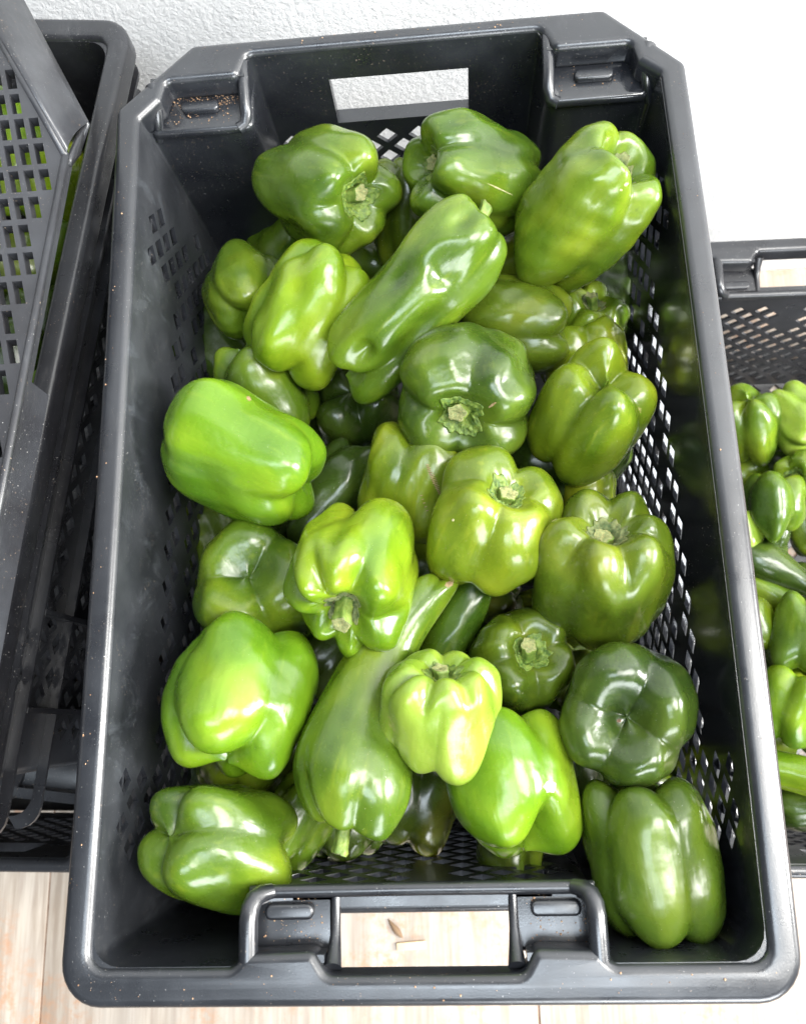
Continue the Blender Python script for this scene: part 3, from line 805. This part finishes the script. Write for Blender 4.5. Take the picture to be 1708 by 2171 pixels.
PEP_BENT = P_('long bent pepper in the lower middle, narrow at the top stem at the bottom', 776, 1468, -52, 236, 560, -105, 9, 'mid', 3, 20, 21, amp=.07, wr=-.2, dip=.07, topn=5, legs=.04, dipb=.03, narrow=.42, bendy=-.74, square=.5, shoulder=.14, slen=24, calyx=.36, cal=M_CAL)
P_('second narrow green tip beside the long bent pepper', 965, 1330, -85, 105, 260, -118, -5, 'mid', 3, 0, 22, stem=False, amp=.05, legs=.04, dipb=.03)
P_('small dark olive pepper facing up beside the pale one', 1098, 1412, -82, 238, 235, 45, 66, 'olive', 4, 20, 23, calyx=.42, slen=16)
P_('palest lime pepper in the lower middle with ribbed shoulders', 931, 1510, -30, 262, 246, 84, 32, 'lime', 5, 15, 24, calyx=.40, amp=.12, topn=7, slen=10, cal=M_CAL)
PEP_DARK = P_('darkest round pepper at the lower right showing its blossom scar', 1328, 1510, -50, 304, 265, 90, -82, 'dark', 4, 25, 25, stem=False, amp=.2, legs=.14, dipb=.3, sharp=.4)
P_('bright three-legged pepper at the left wall below the creased dark one', 515, 1478, -48, 320, 318, 78, -14, 'vivid', 4, 0, 26, stem=False, th0=.3, amp=.16, legs=.24, sharp=.22, taper=-.04)
P_('pepper bottom peeping out under the bright three-legged one', 508, 1600, -112, 215, 180, 90, 0, 'mid', 4, 0, 27, stem=False, amp=.22)
P_('pepper in the lower left corner with its deep lobes pointing left', 462, 1792, -46, 285, 300, -10, -36, 'mid', 4, 0, 28, stem=False, th0=.78, amp=.17, legs=.14)
P_('shaded pepper tucked behind the lower left corner one', 622, 1742, -100, 180, 210, 60, 0, 'mid', 4, 0, 29, stem=False)
PEP_SPOT = P_('lime pepper standing on splayed legs in the lower right middle, grey spot on its side', 1085, 1660, -58, 300, 305, 98, -4, 'vivid', 3, 0, 30, stem=False, th0=.5, amp=.18, legs=.36, taper=-.02)
P_('tall dark green pepper in the lower right corner, upright with its stem at the top', 1378, 1822, -52, 282, 350, 95, 10, 'green', 4, 0, 31, th0=0, amp=.13, legs=.12, slen=9, calyx=.3, dip=.2, taper=.02)
P_('dark pepper tip below the splayed legs of the lime one', 1080, 1785, -112, 165, 190, 90, -10, 'olive', 3, 0, 32, stem=False)
P_('dark pepper under the stem of the long bent one', 735, 1722, -132, 200, 190, 90, 0, 'dark', 4, 0, 33, stem=False, amp=.2)
P_('dark pepper with a reddish tinge by the perforated front wall', 872, 1690, -136, 210, 220, 80, 10, 'ripening', 4, 0, 34, stem=False, amp=.22)
P_('yellow-lime pepper low between the crumpled one and the back right one', 1120, 568, -118, 190, 210, 30, 0, 'yellow', 4, 0, 35, stem=False)
P_('olive pepper in shadow between the two back ones', 862, 455, -105, 160, 230, 90, 10, 'olive', 4, 0, 36, stem=False)
P_('very dark pepper in the hollow under the two-tone one', 1000, 1325, -140, 140, 150, 60, 0, 'dark', 4, 0, 37, stem=False)
P_('pepper with an orange blush just under the two-tone one', 1052, 1285, -128, 130, 110, 0, 10, 'ripening', 4, 0, 38, stem=False)
P_('lime pepper peeping out below the yellow-green one at the right wall', 1240, 1050, -112, 150, 130, 90, 0, 'yellow', 4, 0, 39, stem=False)
P_('shaded green pepper between the round dark one and the dappled one', 1150, 990, -112, 190, 150, 10, 0, 'dark', 4, 0, 40, stem=False)
P_('shaded green pepper at the right wall under the yellow-green one', 1268, 985, -135, 120, 160, 60, 0, 'mid', 4, 0, 41, stem=False)
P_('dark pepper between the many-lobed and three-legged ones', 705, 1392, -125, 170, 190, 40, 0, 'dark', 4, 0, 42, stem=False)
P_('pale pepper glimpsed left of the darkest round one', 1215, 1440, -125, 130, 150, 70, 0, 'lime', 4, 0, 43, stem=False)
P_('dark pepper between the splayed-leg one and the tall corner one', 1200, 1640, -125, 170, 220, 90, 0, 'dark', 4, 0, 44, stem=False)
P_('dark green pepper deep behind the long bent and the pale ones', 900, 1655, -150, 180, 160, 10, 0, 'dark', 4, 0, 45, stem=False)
# --- bottom layer, glimpsed through the gaps
deep = [(470, 740, 'against the left wall below the shaded back one'), (620, 520, 'under the mid green back left one'), (760, 560, 'behind the head of the crumpled one'), (960, 520, 'below the back wall one'),
        (1290, 620, 'in the back right corner'), (640, 960, 'under the brightest one'), (820, 980, 'under the scarred one'), (470, 1160, 'between the brightest and the creased one'), (620, 1120, 'by the long dark one'),
        (880, 1200, 'under the many-lobed one'), (1180, 1330, 'under the dappled one'), (640, 1330, 'left of the many-lobed one'), (780, 1640, 'beneath the long bent one'), (620, 1600, 'right of the three-legged one'),
        (1010, 1560, 'beneath the pale one'), (1330, 1680, 'above the tall corner one'), (460, 1640, 'at the left wall near the corner one'), (1090, 1150, 'beneath the two-tone one')]
for k, (x, y, w) in enumerate(deep):
    rs = random.Random(k)
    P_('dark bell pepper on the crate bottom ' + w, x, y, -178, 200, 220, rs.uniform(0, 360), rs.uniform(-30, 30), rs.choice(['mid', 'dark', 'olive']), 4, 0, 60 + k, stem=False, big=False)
# --- low crate on the right
GR = 'green peppers in the low right crate'
def R_(lab, x, y, z, w, l, ph, ta, kind, n=4, seed=0, **k): return P_(lab, x, y, z, w, l, ph, ta, kind, n, 0, 100 + seed, group=GR, big=False, **k)
R_('two-tone lobed pepper at the back left of the low right crate', 1592, 898, -400, 139, 162, -80, -30, 'mid', 4, 1, stem=False, amp=.26, legs=.3)
R_('pale lime pepper at the back of the low right crate', 1685, 885, -395, 132, 151, -50, 10, 'lime', 4, 2, amp=.2, stem=False)
R_('pepper showing a pale stem at the right edge of the photo', 1712, 1005, -395, 118, 129, 190, 60, 'mid', 4, 3, amp=.2, calyx=.4)
R_('dark arched pepper with two legs in the low right crate', 1640, 1075, -390, 153, 151, 90, 0, 'mid', 3, 4, stem=False, amp=.3, legs=.4)
R_('small flat shaded pepper under the arched two-legged one', 1640, 1140, -420, 129, 64, 0, 0, 'dark', 3, 5, stem=False)
R_('lime sliver of a pepper at the left rim of the low right crate', 1575, 1140, -400, 82, 118, 90, 0, 'lime', 4, 6, stem=False)
R_('long dark pointed pepper in the low right crate', 1665, 1215, -400, 100, 205, 150, 0, 'dark', 3, 7, stem=False, narrow=.5, amp=.08)
R_('slim mid green pepper below the long pointed one', 1640, 1265, -410, 64, 183, 150, 0, 'mid', 3, 8, stem=False, amp=.05)
R_('yellowing pepper at the left side of the low right crate', 1595, 1325, -400, 106, 113, 100, 0, 'yellow', 3, 9, stem=False)
R_('large blue-green smooth pepper at the right edge of the photo', 1700, 1345, -385, 141, 172, -100, 5, 'mid', 4, 10, amp=.12, stem=False)
R_('light green blunt pepper in front of the smooth blue-green one', 1680, 1500, -390, 165, 172, 70, 10, 'bright', 4, 11, stem=False, amp=.18)
R_('curved pale pepper lying near the front of the low right crate', 1690, 1640, -400, 94, 216, 165, 0, 'bright', 3, 12, stem=False, amp=.06, bend=.25)
R_('dark pepper in front corner of the low right crate', 1700, 1710, -430, 106, 118, 0, 0, 'dark', 4, 13, stem=False)
for k, (x, y) in enumerate([(1650, 985), (1560, 1010), (1720, 1120), (1590, 1230), (1650, 1420), (1600, 1440), (1740, 1240), (1750, 1560), (1620, 1580)]):
    w = ['between the two-tone and pale ones', 'by the rim near the two-tone one', 'under the arched one at the photo edge', 'under the pointed one', 'between the two large ones', 'by the rim beside the light blunt one', 'under the blue-green one', 'behind the curved pale one', 'left of the curved pale one'][k]
    R_('dark low pepper in right crate ' + w, x, y, -450, 110, 130, 50 * k, 0, ['dark', 'mid', 'olive'][k % 3], 4, 20 + k, stem=False)
# --- left crate, seen beside and through the slotted one
GL = 'green peppers in the left crate'
def L_(lab, x, y, z, w, l, ph, ta, kind, n=4, seed=0, **k): P_(lab, x, y, z, w, l, ph, ta, kind, n, 0, 200 + seed, group=GL, big=False, **k)
L_('yellow-green pepper in the gap between the slotted crate and the left crate rim', 128, 400, -100, 130, 190, 90, 0, 'yellow', 4, 1, stem=False)
L_('bright green pepper behind the upper slots', 35, 330, -60, 200, 260, 80, 0, 'bright', 4, 2, stem=False)
L_('shaded pepper in the gap, below the yellow-green one', 118, 540, -110, 140, 150, 60, 0, 'mid', 4, 3, stem=False)
L_('dark pepper in the middle of the gap beside the slotted crate', 90, 690, -110, 150, 170, 100, 0, 'dark', 4, 4, stem=False)
L_('slim bright pepper at the lower end of the gap', 62, 880, -85, 60, 200, 70, 0, 'bright', 3, 5, stem=False, amp=.05)
L_('shadowed pepper behind the lower slots', 20, 780, -100, 180, 220, 90, 0, 'dark', 4, 6, stem=False)
L_('olive pepper behind the middle slots', 20, 560, -100, 170, 200, 0, 0, 'olive', 4, 7, stem=False)

# ------------------------------------------------------------------ scars and bruises, laid on the skin where the photo shows them
def flatmat(name, a, b, sc=500, rough=.8):
    m, nt, P = newmat(name); co = N(nt, 'ShaderNodeTexCoord').outputs['Object']
    nt.links.new(mix(nt, mapr(nt, noise(nt, co, sc, 3), .35, .65), a, b), P.inputs['Base Color']); P.inputs['Roughness'].default_value = rough
    return m
M_SCAR = flatmat('corky_scar', (.16, .10, .045), (.34, .25, .13)); M_BRUISE = flatmat('grey_mould_spot', (.20, .19, .15), (.42, .40, .36)); M_PALE = flatmat('sunburn_patch', (.30, .28, .12), (.46, .42, .24))
def mark(root, name, blobs, mat):
    """blobs: (px, py, half length, half width, angle) in photo units, projected onto the skin"""
    body = [c for c in root.children if c.name.startswith('body')][0]
    inv = root.matrix_world.inverted(); o = inv @ (Vector(CC) * MM)
    mb = MB()
    for px, py, a, b, ang in blobs:
        ca, sa_ = math.cos(math.radians(ang)), math.sin(math.radians(ang)); rings = []; ok = True
        for k, q in enumerate((0, .5, 1)):
            for t in range(12):
                rr = q * (1 + .18 * math.sin(3 * t + px) * (q > .9)); u = a * rr * math.cos(t * math.pi / 6); v = b * rr * math.sin(t * math.pi / 6)
                d = Vector(ray(px + u * ca - v * sa_, py - u * sa_ - v * ca)); dl = (inv.to_3x3() @ d).normalized()
                h, loc, nrm, _ = body.ray_cast(o, dl)
                if not h: ok = False; break
                rings.append(tuple((loc + nrm * (.00022 if q < .9 else .00002)) / MM))
            if not ok: break
        if not ok: continue
        F = []
        for k in range(2):
            for t in range(12): t2 = (t + 1) % 12; F.append((k * 12 + t, (k + 1) * 12 + t, (k + 1) * 12 + t2, k * 12 + t2))
        mb.add(rings, F)
    if mb.V: mb.build(name, mat, root)
bpy.context.view_layer.update()
st = []
for k in range(13):
    t = k / 12; x = 906 + 26 * t; y = 985 + 62 * t; st.append((x, y, 4 + 5 * math.sin(t * 3.1), 1.1, -10 - 20 * t))
st.append((917, 1016, 34, .9, -66))
for k in range(5): st.append((893 + k * 3, 1050 + k * 8, 3.2, .9, 10))
mark(PEP_SCAR, 'stitched_scar', st, M_SCAR)
mark(PEP_NICK, 'nick', [(527, 844, 6, 4, -50)], M_SCAR)
mark(PEP_SPOT, 'grey_spot', [(1166, 1668, 14, 13, 0)], M_BRUISE)
mark(PEP_ROUND, 'brown_scratch', [(1043, 858, 10, 2.6, 35)], M_SCAR)
mark(PEP_DARK, 'blossom_scar', [(1312, 1528, 5, 4, 0)], flatmat('dark_scar', (.06, .035, .02), (.14, .08, .04)))
mark(PEP_BACK, 'pale_scratch', [(1055, 398, 36, 1.6, -25)], M_PALE)
mark(PEP_TWO, 'pale_patch', [(1176, 1106, 9, 5, 30), (960, 1102, 3, 3, 0)], M_PALE)
mark(PEP_BENT, 'corky_tip', [(952, 1238, 10, 6, 20)], M_SCAR)
mark(PEP_BIG, 'pale_fleck', [(1327, 390, 5, 3.5, 40), (1316, 402, 3, 2.5, 0)], M_PALE)

# ------------------------------------------------------------------ small things
def debris():
    p = at(838, 1968, FLOOR_Z)
    mb = MB(); n = 8
    d = Vector((.62, -.75, 0)).normalized(); q = Vector((-d.y, d.x, 0))
    for i in range(n + 1):
        t = i / n; w = 3.4 * math.sin(math.pi * t ** 1.3) + .25
        c = Vector(p) + d * (26 * (t - .5)) + Vector((0, 0, 1.2 + 2.2 * math.sin(t * 3)))
        mb.V += [tuple(c - q * w), tuple(c + Vector((0, 0, .8))), tuple(c + q * w)]
    for i in range(n):
        for k in range(2): a = i * 3 + k; mb.F.append((a, a + 1, a + 4, a + 3))
    m, nt, Pp = newmat('dry_leaf'); Pp.inputs['Base Color'].default_value = (.22, .14, .08, 1); Pp.inputs['Roughness'].default_value = .9
    o = mb.build('dry_leaf', m); so = o.modifiers.new('t', 'SOLIDIFY'); so.thickness = .0005
    tag(o, 'small curled dry brown leaf on the tile seen through the front hand hole', 'leaf')
    p = at(872, 2004, FLOOR_Z)
    me = plate('chip', [roundpoly([(-17, -4.4, 1), (17, -4.4, 1), (17, 4.4, 1), (-17, 4.4, 1)])], 2, 2, .6, 1)
    m, nt, Pp = newmat('pale_wood'); Pp.inputs['Base Color'].default_value = (.72, .55, .34, 1)
    o = link('wood_chip', me, m); o.location = [p[0] * MM, p[1] * MM, (FLOOR_Z + .3) * MM]; o.rotation_euler = (0, 0, .07)
    tag(o, 'short flat piece of pale wood on the tile seen through the front hand hole', 'wood chip')
debris()

def crumbs(name, label, spots, seed):
    """loose soil: many tiny irregular grains"""
    rs = random.Random(seed); mb = MB()
    for (x0, x1, y0, y1, z, cnt) in spots:
        for _ in range(cnt * 2):
            x = rs.uniform(x0, x1); y = rs.uniform(y0, y1); r = rs.choice([.2, .25, .3, .35, .5, .7]) * rs.uniform(.6, 1.2)
            zz = z(x, y) if callable(z) else z
            V = [(x + r * a * rs.uniform(.6, 1.2), y + r * b * rs.uniform(.6, 1.2), zz + r * .6 + r * c * .7) for a, b, c in ((1, 0, 0), (-1, 0, 0), (0, 1, 0), (0, -1, 0), (0, 0, 1), (0, 0, -1))]
            mb.add(V, [(0, 2, 4), (2, 1, 4), (1, 3, 4), (3, 0, 4), (2, 0, 5), (1, 2, 5), (3, 1, 5), (0, 3, 5)])
    tag(mb.build(name, M_SOIL, smooth=False), label, 'soil', kind='stuff')
crumbs('soil_crumbs', 'crumbs of dry brown soil scattered on the rim and ledges of the big crate',
       [(-170, -110, 277, 286, -20, 150), (-168, -120, 262, 280, -20, 40), (115, 172, 266, 286, -20, 25), (-90, -55, -286, -262, -20, 50), (60, 92, -288, -262, -20, 40),
        (-195, 195, -311, -298, 0, 26), (-196, -188, -280, 250, 0, 22), (190, 199, -280, 250, 0, 8), (-140, 140, 306, 312, 0, 16)], 3)
